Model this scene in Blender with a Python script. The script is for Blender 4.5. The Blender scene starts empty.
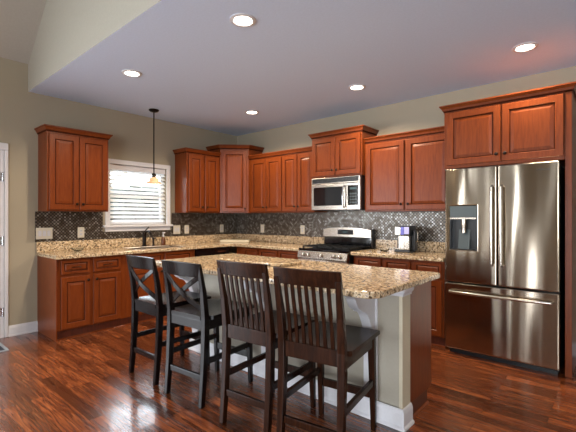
import bpy, bmesh, math, random
from mathutils import Vector, Matrix
random.seed(7)
S = bpy.context.scene
COL = S.collection
PI = math.pi

# ------------------------------------------------------------------ camera
cd = bpy.data.cameras.new('camera')
cam = bpy.data.objects.new('camera', cd); COL.objects.link(cam)
cam.location = (5.0949, -4.5216, 1.318)
cam.rotation_euler = (PI / 2, 0, 0.7122)
cd.sensor_width = 36.0
cd.lens = 36.0 * 382.33 / 576.0
cd.shift_y = 1.18 / 576.0
cd.clip_start = 0.02
S.camera = cam

# ------------------------------------------------------------------ world, exposure, daylight
SKY = 13.0
W = bpy.data.worlds.new('sky'); S.world = W; W.use_nodes = True
bg = W.node_tree.nodes['Background']
bg.inputs[0].default_value = (0.86, 0.93, 1.0, 1); bg.inputs[1].default_value = SKY
S.view_settings.view_transform = 'Standard'
S.view_settings.look = 'None'
S.view_settings.gamma = 1.0
S.view_settings.use_curve_mapping = False
S.view_settings.exposure = 0.55
S.cycles.sample_clamp_indirect = 6.0
S.cycles.max_bounces = 10


def portal(loc, rot, sx, sy):
    """guides the sky's light through an opening of the room"""
    l = bpy.data.lights.new('sky_portal', 'AREA'); l.shape = 'RECTANGLE'; l.size = sx; l.size_y = sy
    l.cycles.is_portal = True
    o = bpy.data.objects.new('sky_portal', l); COL.objects.link(o)
    o.location = loc; o.rotation_euler = rot


# the great room's patio window in the left wall, three light openings added behind the camera, the kitchen window
portal((-0.06, -6.4, 1.25), (0, -PI / 2, 0), 2.1, 2.8)
for wx, ww in ((1.72, 0.22), (2.9, 0.34), (6.35, 2.7)):  # two slots added to streak the fridge's reflection, a wide one for fill
    portal((wx, -9.06, 1.25), (PI / 2, 0, 0), ww, 2.3)
portal((-0.125, -1.82, 1.62), (0, -PI / 2, 0), 0.82, 0.83)
CAN_W = 80.0

# ------------------------------------------------------------------ materials
def lin(r, g, b):
    f = lambda c: c / 12.92 if c <= 0.04045 else ((c + 0.055) / 1.055) ** 2.4
    return (f(r / 255), f(g / 255), f(b / 255), 1)


def newmat(name):
    m = bpy.data.materials.new(name); m.use_nodes = True
    return m, m.node_tree, m.node_tree.nodes['Principled BSDF']


def setp(p, **k):
    names = dict(rough='Roughness', metal='Metallic', spec='Specular IOR Level', coat='Coat Weight', coatr='Coat Roughness',
                 trans='Transmission Weight', ior='IOR', emis='Emission Strength', alpha='Alpha', aniso='Anisotropic')
    for a, v in k.items():
        p.inputs[names[a]].default_value = v


def plain(name, rgb, rough=0.5, bump=0.0, bscale=60, **k):
    m, nt, p = newmat(name)
    p.inputs['Base Color'].default_value = lin(*rgb); setp(p, rough=rough, **k)
    n = nt.nodes.new('ShaderNodeTexNoise'); n.inputs['Scale'].default_value = bscale
    tc = nt.nodes.new('ShaderNodeTexCoord'); nt.links.new(tc.outputs['Object'], n.inputs['Vector'])
    mx = nt.nodes.new('ShaderNodeMix'); mx.data_type = 'RGBA'
    c = lin(*rgb)
    mx.inputs['A'].default_value = tuple(x * 0.93 for x in c[:3]) + (1,)
    mx.inputs['B'].default_value = tuple(min(1, x * 1.05) for x in c[:3]) + (1,)
    nt.links.new(n.outputs['Fac'], mx.inputs['Factor']); nt.links.new(mx.outputs['Result'], p.inputs['Base Color'])
    if bump:
        b = nt.nodes.new('ShaderNodeBump'); b.inputs['Strength'].default_value = bump; b.inputs['Distance'].default_value = 0.002
        nt.links.new(n.outputs['Fac'], b.inputs['Height']); nt.links.new(b.outputs['Normal'], p.inputs['Normal'])
    return m


def ramp(nt, stops):
    r = nt.nodes.new('ShaderNodeValToRGB')
    while len(r.color_ramp.elements) < len(stops): r.color_ramp.elements.new(0.5)
    for e, (pos, c) in zip(r.color_ramp.elements, stops):
        e.position = pos; e.color = c
    return r


def mapping(nt, scale, out='Object', rot=(0, 0, 0)):
    tc = nt.nodes.new('ShaderNodeTexCoord'); mp = nt.nodes.new('ShaderNodeMapping')
    mp.inputs['Scale'].default_value = scale; mp.inputs['Rotation'].default_value = rot
    nt.links.new(tc.outputs[out], mp.inputs['Vector'])
    return mp


def wood(name, dark, mid, light, rough=0.35, grain=(9, 9, 0.9), coat=0.25):
    m, nt, p = newmat(name)
    mp = mapping(nt, grain)
    n = nt.nodes.new('ShaderNodeTexNoise'); n.inputs['Scale'].default_value = 7; n.inputs['Detail'].default_value = 6
    n.inputs['Distortion'].default_value = 0.6
    nt.links.new(mp.outputs[0], n.inputs['Vector'])
    r = ramp(nt, [(0.25, lin(*dark)), (0.5, lin(*mid)), (0.78, lin(*light))])
    nt.links.new(n.outputs['Fac'], r.inputs[0]); nt.links.new(r.outputs[0], p.inputs['Base Color'])
    setp(p, rough=rough, coat=coat, coatr=0.25)
    return m


M = {}
M['cherry'] = wood('cherry_wood', (98, 41, 13), (110, 50, 17), (122, 58, 22), rough=0.33, coat=0.03)
M['cherry'].node_tree.nodes['Principled BSDF'].inputs['Specular IOR Level'].default_value = 0.24
M['glaze'] = wood('glazed_groove', (48, 18, 7), (62, 24, 9), (74, 30, 12), rough=0.6, coat=0.0)
M['glaze'].node_tree.nodes['Principled BSDF'].inputs['Specular IOR Level'].default_value = 0.08
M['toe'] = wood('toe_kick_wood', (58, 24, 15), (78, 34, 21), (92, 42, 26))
M['espresso'] = wood('espresso_wood', (13, 8, 8), (18, 11, 10), (25, 15, 14), rough=0.22, coat=0.0)
M['espresso'].node_tree.nodes['Principled BSDF'].inputs['Specular IOR Level'].default_value = 0.2
M['walnut'] = wood('walnut_stain', (26, 12, 6), (40, 20, 10), (56, 29, 15), rough=0.26, coat=0.0)
M['walnut'].node_tree.nodes['Principled BSDF'].inputs['Specular IOR Level'].default_value = 0.15
M['wall'] = plain('tan_wall_paint', (158, 147, 127), 0.85, bump=0.15, bscale=180)
M['ceil'] = plain('white_ceiling_paint', (200, 215, 240), 0.9)
M['white'] = plain('white_trim_paint', (208, 206, 210), 0.45)
M['soffit'] = plain('daylit_wall_paint', (168, 163, 150), 0.85)  # wall paint with the daylight on the soffit mixed into its colour
M['lit_greige'] = plain('lit_greige_paint', (198, 187, 164), 0.5)  # seating wall's end, its colour lightened for the ceiling light falling on it
M['vault'] = plain('vault_ceiling_paint', (172, 166, 156), 0.9)
M['greige'] = plain('greige_panel_paint', (158, 150, 136), 0.6)
M['plate'] = plain('ivory_plastic', (212, 204, 186), 0.4)
M['black'] = plain('black_plastic', (22, 22, 24), 0.35)
M['gloss'] = plain('black_gloss', (12, 12, 14), 0.08, coat=0.5)
M['iron'] = plain('cast_iron', (20, 20, 21), 0.6, metal=0.3)
M['bronze'] = plain('dark_bronze', (34, 26, 22), 0.35, metal=0.8)
M['chrome'] = plain('chrome', (200, 200, 202), 0.15, metal=1.0)
M['greydoor'] = plain('door_paint', (206, 212, 222), 0.5)
M['slat'] = None
M['blue'] = plain('violet_display', (78, 74, 176), 0.25)
M['display'] = plain('slate_display', (70, 80, 82), 0.5)
M['lilac'] = plain('pale_lilac_panel', (176, 172, 228), 0.3)
M['amber'] = plain('amber_plastic', (92, 52, 30), 0.25)
M['pale'] = plain('pale_stone', (205, 196, 172), 0.4)
M['leaf'] = plain('dark_foliage', (20, 26, 18), 0.9)
M['ground'] = plain('outdoor_ground', (120, 118, 96), 0.95)
M['rug'] = plain('navy_mat', (44, 52, 66), 0.95, bump=0.5, bscale=300)
M['rugedge'] = plain('grey_mat_border', (150, 160, 170), 0.95)


def steel(name, rgb, rough, wavy=0.0):
    m, nt, p = newmat(name)
    setp(p, metal=1.0, rough=rough)
    mp = mapping(nt, (1, 1, 90) if not wavy else (260, 260, 2))
    n = nt.nodes.new('ShaderNodeTexNoise'); n.inputs['Scale'].default_value = 2.0; n.inputs['Detail'].default_value = 3
    nt.links.new(mp.outputs[0], n.inputs['Vector'])
    r = ramp(nt, [(0.3, lin(*[c * 0.96 for c in rgb])), (0.7, lin(*rgb))])
    nt.links.new(n.outputs['Fac'], r.inputs[0]); nt.links.new(r.outputs[0], p.inputs['Base Color'])
    if wavy:   # sheet metal that is never quite flat: broad vertical undulations
        m2 = mapping(nt, (2.4, 2.4, 0.30))
        w = nt.nodes.new('ShaderNodeTexNoise'); w.inputs['Scale'].default_value = 1.6; w.inputs['Detail'].default_value = 1.0
        nt.links.new(m2.outputs[0], w.inputs['Vector'])
        b = nt.nodes.new('ShaderNodeBump'); b.inputs['Strength'].default_value = 1.0; b.inputs['Distance'].default_value = wavy
        tg = nt.nodes.new('ShaderNodeTangent'); tg.direction_type = 'RADIAL'; tg.axis = 'Z'
        nt.links.new(tg.outputs[0], p.inputs['Tangent']); setp(p, aniso=0.85); p.inputs['Anisotropic Rotation'].default_value = 0.25
        nt.links.new(w.outputs['Fac'], b.inputs['Height']); nt.links.new(b.outputs['Normal'], p.inputs['Normal'])
    return m


M['steel'] = steel('brushed_steel', (190, 180, 168), 0.27)
M['fsteel'] = steel('fridge_steel', (166, 153, 136), 0.16, wavy=0.02)


def granite():
    m, nt, p = newmat('granite')
    mp = mapping(nt, (1, 1, 1))
    v = nt.nodes.new('ShaderNodeTexNoise'); v.inputs['Scale'].default_value = 62; v.inputs['Detail'].default_value = 3
    n = nt.nodes.new('ShaderNodeTexNoise'); n.inputs['Scale'].default_value = 36; n.inputs['Detail'].default_value = 5; n.inputs['Roughness'].default_value = 0.7
    vo = nt.nodes.new('ShaderNodeTexVoronoi'); vo.inputs['Scale'].default_value = 62
    for x in (v, n, vo): nt.links.new(mp.outputs[0], x.inputs['Vector'])
    base = ramp(nt, [(0.30, lin(98, 76, 56)), (0.43, lin(174, 144, 110)), (0.54, lin(212, 186, 150)), (0.66, lin(240, 228, 206))])
    nt.links.new(n.outputs['Fac'], base.inputs[0])
    spots = ramp(nt, [(0.40, (1, 1, 1, 1)), (0.47, (0, 0, 0, 1))])
    nt.links.new(v.outputs['Fac'], spots.inputs[0])
    mx = nt.nodes.new('ShaderNodeMix'); mx.data_type = 'RGBA'
    mx.inputs['B'].default_value = lin(66, 48, 36)
    nt.links.new(spots.outputs[0], mx.inputs['Factor']); nt.links.new(base.outputs[0], mx.inputs['A'])
    mx2 = nt.nodes.new('ShaderNodeMix'); mx2.data_type = 'RGBA'; mx2.inputs['Factor'].default_value = 0.15
    nt.links.new(mx.outputs['Result'], mx2.inputs['A'])
    cr = ramp(nt, [(0.0, lin(90, 70, 50)), (1.0, lin(226, 206, 170))])
    sx = nt.nodes.new('ShaderNodeSeparateColor'); nt.links.new(vo.outputs['Color'], sx.inputs[0])
    nt.links.new(sx.outputs[0], cr.inputs[0]); nt.links.new(cr.outputs[0], mx2.inputs['B'])
    nt.links.new(mx2.outputs['Result'], p.inputs['Base Color'])
    setp(p, rough=0.14, spec=0.5)
    return m


M['granite'] = granite()


def mosaic():
    m, nt, p = newmat('metal_mosaic')
    tc = nt.nodes.new('ShaderNodeTexCoord')
    s = nt.nodes.new('ShaderNodeSeparateXYZ'); nt.links.new(tc.outputs['Object'], s.inputs[0])
    ad = nt.nodes.new('ShaderNodeMath'); ad.operation = 'ADD'
    nt.links.new(s.outputs[0], ad.inputs[0]); nt.links.new(s.outputs[1], ad.inputs[1])   # runs along either wall
    c = nt.nodes.new('ShaderNodeCombineXYZ'); nt.links.new(ad.outputs[0], c.inputs[0]); nt.links.new(s.outputs[2], c.inputs[1])
    mp = nt.nodes.new('ShaderNodeMapping'); mp.inputs['Rotation'].default_value = (0, 0, PI / 4)
    mp.inputs['Scale'].default_value = (1, 1, 1)
    nt.links.new(c.outputs[0], mp.inputs['Vector'])
    v = nt.nodes.new('ShaderNodeTexVoronoi'); v.voronoi_dimensions = '2D'
    v.inputs['Scale'].default_value = 1 / 0.027; v.inputs['Randomness'].default_value = 0.0
    nt.links.new(mp.outputs[0], v.inputs['Vector'])
    sc = nt.nodes.new('ShaderNodeSeparateColor'); nt.links.new(v.outputs['Color'], sc.inputs[0])
    col = ramp(nt, [(0.0, lin(88, 76, 64)), (0.35, lin(112, 101, 90)), (0.7, lin(136, 130, 122)), (1.0, lin(182, 178, 172))])
    nt.links.new(sc.outputs[0], col.inputs[0])
    edge = ramp(nt, [(0.33, (0, 0, 0, 1)), (0.47, (1, 1, 1, 1))])
    nt.links.new(v.outputs['Distance'], edge.inputs[0])
    mx = nt.nodes.new('ShaderNodeMix'); mx.data_type = 'RGBA'; mx.inputs['B'].default_value = lin(34, 28, 24)
    nt.links.new(edge.outputs[0], mx.inputs['Factor']); nt.links.new(col.outputs[0], mx.inputs['A'])
    nt.links.new(mx.outputs['Result'], p.inputs['Base Color'])
    iv = nt.nodes.new('ShaderNodeMath'); iv.operation = 'SUBTRACT'; iv.inputs[0].default_value = 1.0
    nt.links.new(edge.outputs[0], iv.inputs[1])
    mt = nt.nodes.new('ShaderNodeMath'); mt.operation = 'MULTIPLY'; mt.inputs[1].default_value = 0.75
    nt.links.new(iv.outputs[0], mt.inputs[0]); nt.links.new(mt.outputs[0], p.inputs['Metallic'])
    b = nt.nodes.new('ShaderNodeBump'); b.inputs['Strength'].default_value = 0.6; b.inputs['Distance'].default_value = 0.004
    b.invert = True
    nt.links.new(v.outputs['Distance'], b.inputs['Height']); nt.links.new(b.outputs['Normal'], p.inputs['Normal'])
    setp(p, rough=0.3)
    return m


M['mosaic'] = mosaic()


def floorboards():
    m, nt, p = newmat('hardwood_planks')
    mp = mapping(nt, (1, 1, 1))
    br = nt.nodes.new('ShaderNodeTexBrick'); br.offset = 0.37; br.offset_frequency = 3; br.squash = 1.0
    br.inputs['Scale'].default_value = 1.0; br.inputs['Brick Width'].default_value = 0.95; br.inputs['Row Height'].default_value = 0.083
    br.inputs['Mortar Size'].default_value = 0.0012; br.inputs['Mortar Smooth'].default_value = 0.2; br.inputs['Bias'].default_value = 0.0
    br.inputs['Color1'].default_value = (0, 0, 0, 1); br.inputs['Color2'].default_value = (1, 1, 1, 1); br.inputs['Mortar'].default_value = (0.5, 0.5, 0.5, 1)
    nt.links.new(mp.outputs[0], br.inputs['Vector'])
    g = mapping(nt, (2.2, 34, 1))
    off = nt.nodes.new('ShaderNodeVectorMath'); off.operation = 'ADD'
    nt.links.new(g.outputs[0], off.inputs[0])
    sc = nt.nodes.new('ShaderNodeVectorMath'); sc.operation = 'SCALE'; sc.inputs['Scale'].default_value = 9.0
    nt.links.new(br.outputs['Color'], sc.inputs[0]); nt.links.new(sc.outputs[0], off.inputs[1])
    n = nt.nodes.new('ShaderNodeTexNoise'); n.inputs['Scale'].default_value = 1.4; n.inputs['Detail'].default_value = 7
    n.inputs['Roughness'].default_value = 0.65; n.inputs['Distortion'].default_value = 1.1
    nt.links.new(off.outputs[0], n.inputs['Vector'])
    grain = ramp(nt, [(0.30, lin(46, 20, 12)), (0.46, lin(96, 48, 26)), (0.60, lin(132, 74, 42)), (0.76, lin(172, 110, 68))])
    nt.links.new(n.outputs['Fac'], grain.inputs[0])
    plank = ramp(nt, [(0.0, (0.5, 0.47, 0.47, 1)), (0.5, (0.95, 0.92, 0.9, 1)), (1.0, (1.6, 1.55, 1.45, 1))])
    nt.links.new(br.outputs['Color'], plank.inputs[0])
    mx = nt.nodes.new('ShaderNodeMix'); mx.data_type = 'RGBA'; mx.blend_type = 'MULTIPLY'; mx.inputs['Factor'].default_value = 1.0
    nt.links.new(grain.outputs[0], mx.inputs['A']); nt.links.new(plank.outputs[0], mx.inputs['B'])
    seam = nt.nodes.new('ShaderNodeMix'); seam.data_type = 'RGBA'; seam.inputs['B'].default_value = lin(26, 11, 7)
    nt.links.new(br.outputs['Fac'], seam.inputs['Factor']); nt.links.new(mx.outputs['Result'], seam.inputs['A'])
    nt.links.new(seam.outputs['Result'], p.inputs['Base Color'])
    rr = ramp(nt, [(0.3, (0.30, 0.30, 0.30, 1)), (0.7, (0.20, 0.20, 0.20, 1))])
    nt.links.new(n.outputs['Fac'], rr.inputs[0]); nt.links.new(rr.outputs[0], p.inputs['Roughness'])
    b = nt.nodes.new('ShaderNodeBump'); b.inputs['Strength'].default_value = 0.25; b.inputs['Distance'].default_value = 0.002
    nt.links.new(n.outputs['Fac'], b.inputs['Height']); nt.links.new(b.outputs['Normal'], p.inputs['Normal'])
    setp(p, coat=0.4, coatr=0.09)
    return m


M['floor'] = floorboards()


def emitter(name, rgb, strength):
    m, nt, p = newmat(name)
    p.inputs['Base Color'].default_value = lin(*rgb); p.inputs['Emission Color'].default_value = lin(*rgb)
    setp(p, emis=strength)
    return m


M['lamp'] = emitter('lit_lamp', (255, 244, 226), 7.0)
M['led'] = emitter('clock_digits', (40, 66, 70), 0.08)


def glass(name, rgb=(245, 250, 250), rough=0.0, ior=1.45):
    m, nt, p = newmat(name)
    p.inputs['Base Color'].default_value = lin(*rgb); setp(p, trans=1.0, rough=rough, ior=ior)
    return m


M['dish'] = glass('clear_glass')


def pane_mat():
    m = bpy.data.materials.new('window_glass'); m.use_nodes = True; nt = m.node_tree
    out = nt.nodes['Material Output']; nt.nodes.remove(nt.nodes['Principled BSDF'])
    t = nt.nodes.new('ShaderNodeBsdfTransparent'); t.inputs[0].default_value = (0.94, 0.96, 0.97, 1)
    g = nt.nodes.new('ShaderNodeBsdfGlossy'); g.inputs['Roughness'].default_value = 0.02
    f = nt.nodes.new('ShaderNodeFresnel'); f.inputs[0].default_value = 1.45
    mx = nt.nodes.new('ShaderNodeMixShader')
    nt.links.new(f.outputs[0], mx.inputs[0]); nt.links.new(t.outputs[0], mx.inputs[1]); nt.links.new(g.outputs[0], mx.inputs[2])
    nt.links.new(mx.outputs[0], out.inputs[0])
    return m


M['pane'] = pane_mat()


def translucent(name, rgb, mix, emis=0.0):
    m = bpy.data.materials.new(name); m.use_nodes = True; nt = m.node_tree
    out = nt.nodes['Material Output']; p = nt.nodes['Principled BSDF']
    p.inputs['Base Color'].default_value = lin(*rgb); setp(p, rough=0.4)
    t = nt.nodes.new('ShaderNodeBsdfTranslucent'); t.inputs[0].default_value = lin(*rgb)
    mx = nt.nodes.new('ShaderNodeMixShader'); mx.inputs[0].default_value = mix
    nt.links.new(p.outputs[0], mx.inputs[1]); nt.links.new(t.outputs[0], mx.inputs[2]); nt.links.new(mx.outputs[0], out.inputs[0])
    return m


M['slat'] = translucent('white_blind_slat', (244, 244, 244), 0.6)
M['shade'] = translucent('amber_alabaster_glass', (222, 194, 164), 0.35)

# ------------------------------------------------------------------ mesh helpers
class MB:
    """collects shapes, then links them as ONE mesh object"""
    def __init__(self): self.bm = bmesh.new()

    def face(self, vs, mi=0):
        try:
            f = self.bm.faces.new(vs); f.material_index = mi; return f
        except ValueError:
            return None

    def loft(self, rings, cap=True, closed=True, mi=0):
        R = [[self.bm.verts.new(p) for p in r] for r in rings]
        n = len(R[0])
        for a, b in zip(R, R[1:]):
            for i in range(n if closed else n - 1):
                j = (i + 1) % n
                self.face((a[i], a[j], b[j], b[i]), mi)
        if cap:
            self.face(R[0][::-1], mi); self.face(R[-1], mi)
        return self

    def box(self, x0, x1, y0, y1, z0, z1, mi=0):
        a = [(x0, y0), (x1, y0), (x1, y1), (x0, y1)]
        return self.loft([[(x, y, z0) for x, y in a], [(x, y, z1) for x, y in a]], mi=mi)

    def prism(self, pts, z0, z1, mi=0):
        return self.loft([[(x, y, z0) for x, y in pts], [(x, y, z1) for x, y in pts]], mi=mi)

    def prism_x(self, pts, x0, x1, mi=0):      # pts in (y, z)
        return self.loft([[(x0, y, z) for y, z in pts], [(x1, y, z) for y, z in pts]], mi=mi)

    def bar(self, path, wx, wy, mi=0):         # rectangular section, kept level
        rings = []
        for i, p in enumerate(path):
            a = wx[i] if isinstance(wx, (list, tuple)) else wx
            b = wy[i] if isinstance(wy, (list, tuple)) else wy
            x, y, z = p
            rings.append([(x - a / 2, y - b / 2, z), (x + a / 2, y - b / 2, z), (x + a / 2, y + b / 2, z), (x - a / 2, y + b / 2, z)])
        return self.loft(rings, mi=mi)

    def tube(self, path, r, n=10, mi=0):
        path = [Vector(p) for p in path]; rings = []
        prev = None
        for i, p in enumerate(path):
            t = (path[min(i + 1, len(path) - 1)] - path[max(i - 1, 0)]).normalized()
            if prev is None:
                a = Vector((0, 0, 1)) if abs(t.z) < 0.9 else Vector((1, 0, 0))
                u = t.cross(a).normalized()
            else:
                u = (prev - t * prev.dot(t)).normalized()
            prev = u; v = t.cross(u)
            rr = r[i] if isinstance(r, (list, tuple)) else r
            rings.append([tuple(p + (u * math.cos(2 * PI * k / n) + v * math.sin(2 * PI * k / n)) * rr) for k in range(n)])
        return self.loft(rings, mi=mi)

    def lathe(self, prof, c=(0, 0, 0), n=24, axis='z', cap=True, mi=0):
        rings = []
        for r, h in prof:
            ring = []
            for k in range(n):
                a = 2 * PI * k / n; ca, sa = r * math.cos(a), r * math.sin(a)
                if axis == 'z': ring.append((c[0] + ca, c[1] + sa, c[2] + h))
                elif axis == 'y': ring.append((c[0] + ca, c[1] + h, c[2] - sa))
                else: ring.append((c[0] + h, c[1] + ca, c[2] + sa))
            rings.append(ring)
        return self.loft(rings, cap=cap, mi=mi)

    def panel(self, x0, x1, z0, z1, yf, t=0.02, s=0.055):
        """raised panel door or drawer front facing -y, glazed line in the groove"""
        lv = [(0, t, 0), (0, 0.004, 0), (0.004, 0, 0), (s, 0, 0), (s + 0.004, 0.005, 0), (s + 0.007, 0.010, 1), (s + 0.013, 0.010, 1), (s + 0.040, 0.003, 0)]
        if min(x1 - x0, z1 - z0) < 2 * (s + 0.05):
            lv = [(0, t, 0), (0, 0.004, 0), (0.004, 0, 0), (s, 0, 0), (s + 0.003, 0.005, 1), (s + 0.007, 0.009, 1), (s + 0.010, 0.009, 1), (s + 0.022, 0.003, 0)]
        L = []
        for ins, dep, _ in lv:
            L.append([self.bm.verts.new(p) for p in ((x0 + ins, yf + dep, z0 + ins), (x1 - ins, yf + dep, z0 + ins), (x1 - ins, yf + dep, z1 - ins), (x0 + ins, yf + dep, z1 - ins))])
        self.face(L[0])
        for (a, b, q) in zip(L, L[1:], lv[1:]):
            for i in range(4):
                j = (i + 1) % 4; self.face((a[i], a[j], b[j], b[i]), q[2])
        self.face(L[-1])
        return self

    def sweep(self, path, prof, mi=0, glaze=()):
        """profile (out, z) along an xy path with mitred corners; out is to the right of travel"""
        P = [Vector(p) for p in path]; rings = []
        for i, p in enumerate(P):
            ns = []
            for a, b in ((i - 1, i), (i, i + 1)):
                if a >= 0 and b < len(P):
                    d = (P[b] - P[a]).normalized(); ns.append(Vector((d.y, -d.x)))
            n = ns[0] if len(ns) == 1 else (ns[0] + ns[1]) / (1 + ns[0].dot(ns[1]))
            rings.append([(p.x + n.x * o, p.y + n.y * o, z) for o, z in prof])
        k0 = len(self.bm.faces); self.loft(rings, mi=mi)
        self.bm.faces.ensure_lookup_table(); m = len(prof)
        for q in range((len(P) - 1) * m):
            if q % m in glaze: self.bm.faces[k0 + q].material_index = 1
        return self

    def build(self, name, mats, parent=None, bevel=0.0, seg=2, smooth=False, loc=None):
        bmesh.ops.recalc_face_normals(self.bm, faces=self.bm.faces[:])
        me = bpy.data.meshes.new(name); self.bm.to_mesh(me); self.bm.free()
        if not isinstance(mats, (list, tuple)): mats = [mats]
        for m in mats: me.materials.append(M[m] if isinstance(m, str) else m)
        o = bpy.data.objects.new(name, me); COL.objects.link(o)
        if parent: o.parent = parent
        if loc: o.location = loc
        if smooth:
            for f in me.polygons: f.use_smooth = True
            try: me.set_sharp_from_angle(angle=math.radians(38))
            except Exception: pass
        if bevel:
            b = o.modifiers.new('bevel', 'BEVEL'); b.width = bevel; b.segments = seg; b.limit_method = 'ANGLE'; b.angle_limit = math.radians(40)
            b.harden_normals = False
        return o


def grid_slab(xs, ys, on, a0, a1, plane='xy'):
    """plate made of the cells of a grid that are on, with clean holes; thickness from a0 to a1"""
    mb = MB(); bm = mb.bm; vd = {}
    def P(i, j, h):
        k = (i, j, h)
        if k not in vd:
            vd[k] = bm.verts.new((xs[i], ys[j], h) if plane == 'xy' else (xs[i], h, ys[j]))
        return vd[k]
    nx, ny = len(xs) - 1, len(ys) - 1
    isn = lambda i, j: 0 <= i < nx and 0 <= j < ny and on(i, j)
    for i in range(nx):
        for j in range(ny):
            if not on(i, j): continue
            for h in (a0, a1): mb.face((P(i, j, h), P(i + 1, j, h), P(i + 1, j + 1, h), P(i, j + 1, h)))
            if not isn(i - 1, j): mb.face((P(i, j, a0), P(i, j + 1, a0), P(i, j + 1, a1), P(i, j, a1)))
            if not isn(i + 1, j): mb.face((P(i + 1, j, a0), P(i + 1, j + 1, a0), P(i + 1, j + 1, a1), P(i + 1, j, a1)))
            if not isn(i, j - 1): mb.face((P(i, j, a0), P(i + 1, j, a0), P(i + 1, j, a1), P(i, j, a1)))
            if not isn(i, j + 1): mb.face((P(i, j + 1, a0), P(i + 1, j + 1, a0), P(i + 1, j + 1, a1), P(i, j + 1, a1)))
    return mb


def tag(o, label, cat, group=None):
    o['label'] = label; o['category'] = cat
    if group: o['group'] = group
    return o


def thing(name, label, cat, loc=(0, 0, 0), rz=0.0, group=None):
    o = bpy.data.objects.new(name, None); COL.objects.link(o)
    o.location = loc; o.rotation_euler = (0, 0, rz); o.empty_display_size = 0.1
    return tag(o, label, cat, group)


def struct(o):
    o['kind'] = 'structure'; return o


def copy_tree(o, parent=None):
    c = o.copy(); COL.objects.link(c)
    if parent: c.parent = parent
    for ch in list(o.children): copy_tree(ch, c)
    return c


# ------------------------------------------------------------------ the room
CZ = 2.751          # kitchen ceiling
SOF = -3.155        # where the kitchen ceiling ends in a soffit
struct(MB().box(-0.13, 8.13, -9.13, 0.13, -0.12, 0).build('floor', 'floor'))
# left wall with the kitchen window, the door and the great room's patio window
WY0, WY1, WZ0, WZ1 = -2.235, -1.40, 1.212, 2.03
ys = [-9.13, -7.8, -5.0, -4.33, -3.42, WY0, WY1, 0.13]
zs = [0, 0.2, WZ0, WZ1, 2.05, 2.3, 3.062]
def left_on(i, j):
    if ys[i] == -7.8 and 1 <= j <= 4: return False
    if ys[i] == -4.33 and j <= 3: return False
    if ys[i] == WY0 and j == 2: return False
    return True
mb = MB(); bm = mb.bm
tmp = grid_slab(ys, zs, left_on, -0.13, 0.0, plane='xy')      # built in (y, z, x) and turned below
for v in tmp.bm.verts: v.co = (v.co.z, v.co.x, v.co.y)
struct(tmp.build('wall_left', 'wall'))
struct(MB().box(0.0, 8.13, 0.0, 0.13, 0, CZ).build('wall_back', 'wall'))
# walls of the great room behind the camera, with openings added for fridge streaks and fill light
xs = [0, 1.61, 1.83, 2.73, 3.07, 5.0, 7.7, 8.0]  # narrow gaps placed for the fridge streaks, the wide gap added as fill
zz = [0, 0.1, 2.4, 3.062]
struct(grid_slab(xs, zz, lambda i, j: not (j == 1 and i in (1, 3, 5)), -9.13, -9.0, plane='xz').build('wall_front', 'wall'))
g = grid_slab([-9.13, 0.0], [0, 3.062], lambda i, j: True, 8.0, 8.13)
for v in g.bm.verts: v.co = (v.co.z, v.co.x, v.co.y)
struct(g.build('wall_right', 'wall'))
struct(MB().box(-0.13, 8.13, SOF, 0.13, CZ, CZ + 0.1).build('ceiling', 'ceil'))
# the great room's vault and the soffit face that closes it towards the kitchen
RIDGE = 3.062 + 4.0 * 0.82
struct(MB().loft([[(-0.13, y, 3.062 - 0.13 * 0.82), (4.0, y, RIDGE), (8.13, y, 3.062 - 0.13 * 0.82), (8.13, y, 3.162), (4.0, y, RIDGE + 0.16), (-0.13, y, 3.162)] for y in (-9.13, SOF + 0.1)]).build('ceiling_vault', 'vault'))
struct(MB().loft([[(0.0, y, CZ + 0.001), (8.0, y, CZ + 0.001), (8.0, y, 3.07), (4.0, y, RIDGE + 0.02), (0.0, y, 3.07)] for y in (SOF - 0.002, SOF + 0.09)]).build('wall_soffit', 'soffit'))
struct(MB().loft([[(0.0, y, 3.062), (8.0, y, 3.062), (4.0, y, RIDGE + 0.02)] for y in (-9.13, -9.0)]).build('wall_gable', 'wall'))

# baseboards
def baseboard(name, path, parent=None, h=0.118):
    prof = [(0, 0.0), (0.026, 0.0), (0.026, 0.012), (0.016, 0.022), (0.016, h - 0.028), (0.010, h - 0.008), (0.004, h), (0, h)]
    return MB().sweep(path, prof).build(name, 'white', parent)
struct(baseboard('baseboard_left', [(0.0005, -3.06), (0.0005, -3.347)][::-1]))
struct(baseboard('baseboard_back', [(4.813, -0.0005), (7.99, -0.0005)]))

# door at the far left: casing, leaf and hinges
dr = struct(MB().box(-0.05, -0.005, -4.32, -3.432, 0.01, 2.04).build('door_1', 'greydoor', bevel=0.003))
mb = MB()
mb.box(0.0005, 0.02, -3.382, -3.347, 0, 2.05); mb.box(0.0005, 0.02, -4.41, -4.34, 0, 2.05); mb.box(0.0005, 0.022, -4.41, -3.347, 2.051, 2.13)
struct(mb.build('door_casing', 'white', dr, bevel=0.006))
struct(MB().box(-0.12, 0.0003, -3.4185, -3.384, 0, 2.05).build('door_jamb', 'white', dr))
for z in (0.28, 1.06, 1.76):
    mb = MB(); mb.tube([(0.009, -3.394, z - 0.05), (0.009, -3.394, z + 0.05)], 0.008); mb.box(0.0005, 0.003, -3.417, -3.386, z - 0.045, z + 0.045)
    struct(mb.build('door_hinge', 'chrome', dr))
mb = MB(); mb.lathe([(0.03, 0), (0.03, 0.008), (0.01, 0.012), (0.01, 0.04), (0.026, 0.05), (0.026, 0.07), (0.01, 0.08)], (-0.005, -4.25, 0.95), axis='x')
struct(mb.build('door_knob', 'chrome', dr, smooth=True))

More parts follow.
